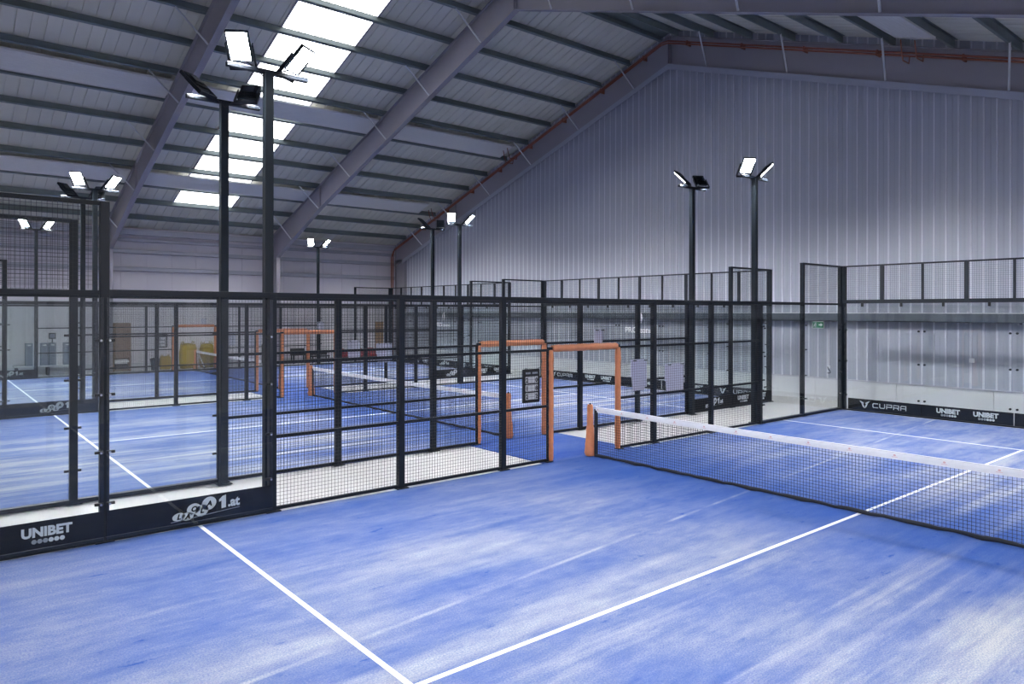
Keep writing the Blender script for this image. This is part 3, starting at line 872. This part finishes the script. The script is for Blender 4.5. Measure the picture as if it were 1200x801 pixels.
MB().tube([(-.03, -.03, .16), (.0, -.05, .10), (.05, -.05, .05), (.07, -.05, 0), (.03, -.05, -.03), (-.02, -.05, -.02)], .013, 6).build('hook', 'steelg', t)
MB().box(-.03, -.03, .12, .03, .03, .2, .006).build('plate', 'white', t)

# ------------------------------------------------------------------ things along the left wall
YW = 31.5
plat = thing('platform', 'low grey platform along the left wall carrying the cabinets', 'platform', (-5.6, YW+.1, 0))
MB().box(-1.0, -.3, .34, 1.4, .35, .40, .008).build('top', 'kick', plat)
for x in (-.9, .2, 1.3):
    MB().box(x-.04, -.25, -.02, x+.04, .3, .34, .006).build('leg', 'steelg', plat)
CL = ['leftmost grey cabinet on the low platform by the left wall', 'second grey cabinet on the platform by the left wall', 'grey cabinet carrying a small monitor on the platform by the left wall', 'rightmost grey cabinet on the platform by the left wall']
for i, x in enumerate((-6.08, -5.54, -5.25, -4.72)):
    t = thing('storage_cabinet', CL[i], 'cabinet', (x, YW, .40), 0, 'grey cabinets by the left wall')
    MB().box(-.13, -.13, 0, .13, .18, .95, .01).build('body', 'cabinet', t)
    d = MB().box(-.12, -.15, .04, .12, -.13, .92, .005).build('door', 'cabinet', t); MB().box(.08, -.17, .45, .095, -.15, .56).build('handle', 'bolt', d)
    MB().box(-.06, -.152, .84, .06, -.15, .89).build('name_plate', 'white', t)
t = thing('monitor', 'small monitor standing on top of a grey cabinet by the left wall', 'monitor', (-5.25, YW, 1.35))
MB().box(-.13, -.03, .16, .13, .02, .42, .01).build('casing', 'dark', t); MB().box(-.09, -.034, .21, .09, -.03, .37).build('screen', 'cabinet', t)
MB().box(-.02, -.015, .01, .02, .015, .17).build('stand', 'dark', t); MB().box(-.09, -.06, 0, .09, .06, .012, .004).build('foot', 'dark', t)
t = thing('wooden_shelf_unit', 'tall brown wooden shelf unit with stacked sheets at its bottom, by the left wall', 'shelf unit', (-2.62, YW+.1, 0))
w = .33
for s in (-1, 1): MB().box(s*w-.02, -.25, 0, s*w+.02, .25, 2.15, .004).build('side_panel', 'wood', t)
MB().box(-w, .22, 0, w, .25, 2.15).build('back_panel', 'wood', t)
MB().box(-w, -.25, 2.12, w, .25, 2.16, .004).build('top', 'wood', t)
MB().box(-w+.02, -.25, .62, w-.02, .22, .65, .004).build('shelf', 'wood', t)
MB().box(-w+.02, -.25, .06, w-.02, .22, .10, .004).build('shelf', 'wood', t)
MB().box(-w+.02, -.255, .66, w-.02, -.235, 2.11, .004).build('door', 'wood', t)
for k, (m_, z, h) in enumerate((('dark', .10, .14), ('dark', .24, .10), ('kick', .345, .05), ('white', .40, .07), ('kick', .475, .05))):
    o = MB().box(-.28+.02*(k % 2), -.22, z, .28-.03*(k % 3), .18, z+h, .008).build('stacked_board', m_, None, (-2.62, YW+.1, 0))
    tag(o, ['dark board lowest in the brown shelf unit', 'dark board second from bottom in the brown shelf unit', 'grey board in the middle of the stack in brown shelf unit', 'white board fourth from bottom in the brown shelf unit', 'pale grey board topmost of the stack in brown shelf unit'][k], 'board', 'boards stacked in the shelf unit')
t = thing('waste_bin', 'dark blue waste bin with lid by the left wall, under tiny scoreboard', 'bin', (-1.24, YW, -.02))
b = MB(); b.tube([(0, 0, 0), (0, 0, .45), (0, 0, .46)], [.15, .195, .20], 14); b.build('body', 'bin', t)
MB().tube([(0, 0, .46), (0, 0, .52), (0, 0, .56)], [.215, .21, .12], 14).build('lid', 'dark', t)
def bag(x, w, h, z, label):
    t = thing('bulk_bag', label, 'bulk bag', (x, YW, z), random.uniform(-.15, .15), 'yellow bulk bags')
    bm = bmesh.new(); bmesh.ops.create_cube(bm, size=1); bmesh.ops.subdivide_edges(bm, edges=bm.edges[:], cuts=5, use_grid_fill=True)
    rnd = random.Random(int(x*100))
    for v in bm.verts:
        p = v.co.copy(); q = p*2
        k = 1+.16*(1-q.z*q.z)-.05*(q.x*q.x+q.y*q.y)
        v.co = Vector((p.x*w*k+rnd.uniform(-.012, .012), p.y*w*.9*k+rnd.uniform(-.012, .012), (p.z+.5)*h*(1-.05*(abs(q.x)+abs(q.y)))+rnd.uniform(0, .012)))
    MB().bm(bm, True).build('sack', 'yellow', t)
    for sx in (-1, 1):
        for sy in (-1, 1):
            MB().tube([(sx*w*.36, sy*w*.3, h*.86), (sx*w*.40, sy*w*.33, h*1.0), (sx*w*.34, sy*w*.28, h*1.08), (sx*w*.26, sy*w*.25, h*.98), (sx*w*.24, sy*w*.24, h*.86)], .014, 6).build('loop', 'yellow', t)
bag(-.80, .42, .62, 0, 'low yellow bulk bag beside the waste bin by the left wall')
bag(.20, .66, 1.18, 0, 'tall yellow bulk bag in the middle, seen through the farthest orange doorway')
bag(1.05, .52, 1.16, 0, 'yellow bulk bag right of the leaning metal pole, by the left wall')
t = thing('metal_pole', 'grey metal pole leaning against the left wall between yellow bags', 'pole', (.72, YW-.45, 0))
MB().tube([(0.1, 0, .02), (-.28, 1.15, 1.62)], .035, 8).build('shaft', 'rod', t); MB().tube([(.1, 0, .0), (.095, .015, .05)], .045, 8).build('foot_cap', 'dark', t)
def bench(x, w, h, lab):
    t = thing('bench', lab, 'bench', (x, YW, -.02), 0, 'dark benches by the left wall')
    MB().box(-w/2, -.2, h*.55, w/2, .2, h*.68, .01).build('seat', 'dark', t)
    MB().box(-w/2, .15, h*.7, w/2, .2, h, .01).build('backrest', 'dark', t)
    for sx in (-1, 1):
        for sy in (-1, 1): MB().box(sx*(w/2-.05)-.025, sy*.15-.025, 0, sx*(w/2-.05)+.025, sy*.15+.025, h*.56).build('leg', 'steelg', t)
    for sx in (-1, 1): MB().box(sx*(w/2-.05)-.02, .155, h*.6, sx*(w/2-.05)+.02, .19, h*.75).build('back_support', 'steelg', t)
bench(5.66, .75, .78, 'dark bench with backrest by the left wall, left of the wider low bench')
bench(6.82, 1.0, .56, 'wider low dark bench by the left wall, right of the other bench')
def chair(x, lab):
    t = thing('red_armchair', lab, 'armchair', (x, YW, -.02), random.uniform(-.2, .2), 'red armchairs by the left wall')
    MB().box(-.2, -.25, .12, .2, .2, .38, .04).build('seat', 'red', t); MB().box(-.2, .12, .30, .2, .25, .68, .05).build('backrest', 'red', t)
    for s in (-1, 1): MB().box(s*.22-.05, -.25, .10, s*.22+.05, .22, .52, .04).build('armrest', 'red', t)
    for sx in (-1, 1):
        for sy in (-1, 1): MB().tube([(sx*.19, sy*.19, 0), (sx*.18, sy*.18, .13)], .02, 8).build('leg', 'dark', t)
chair(8.10, 'red armchair by the left wall, first from the benches')
chair(9.20, 'red armchair by the left wall, in the middle of three')
chair(9.92, 'red armchair by the left wall, nearest the end wall corner')
t = thing('display_panel', 'upright light wood display panel by left wall near the corner', 'display panel', (10.45, YW+.1, -.02))
MB().box(-.25, -.04, .55, .25, .04, 2.14, .01).build('panel', 'lightwood', t)
for s in (-1, 1):
    MB().box(s*.2-.025, -.03, .0, s*.2+.025, .03, .56, .004).build('leg', 'dark', t)
    MB().box(s*.2-.03, -.2, 0, s*.2+.03, .2, .03, .004).build('foot', 'dark', t)

# ------------------------------------------------------------------ world, camera, view
w = bpy.data.worlds.new('World'); S.world = w; w.use_nodes = True
w.node_tree.nodes['Background'].inputs[0].default_value = (.75, .85, 1, 1); w.node_tree.nodes['Background'].inputs[1].default_value = .5
cam = bpy.data.cameras.new('camera'); co = bpy.data.objects.new('camera', cam); COL.objects.link(co)
co.location = (-9.6911, -4.4119, 2.6916)
co.rotation_euler = (PI/2, -.0014, .8779-PI/2)
cam.sensor_width = 36; cam.lens = 840.66/1200*36; cam.shift_y = -(400.5-365.03)/1200
cam.clip_start = .05; cam.clip_end = 200
S.camera = co
S.cycles.transparent_max_bounces = 40
S.view_settings.view_transform = 'Standard'; S.view_settings.look = 'None'
S.view_settings.gamma = 1; S.view_settings.use_curve_mapping = False
S.view_settings.exposure = -.42
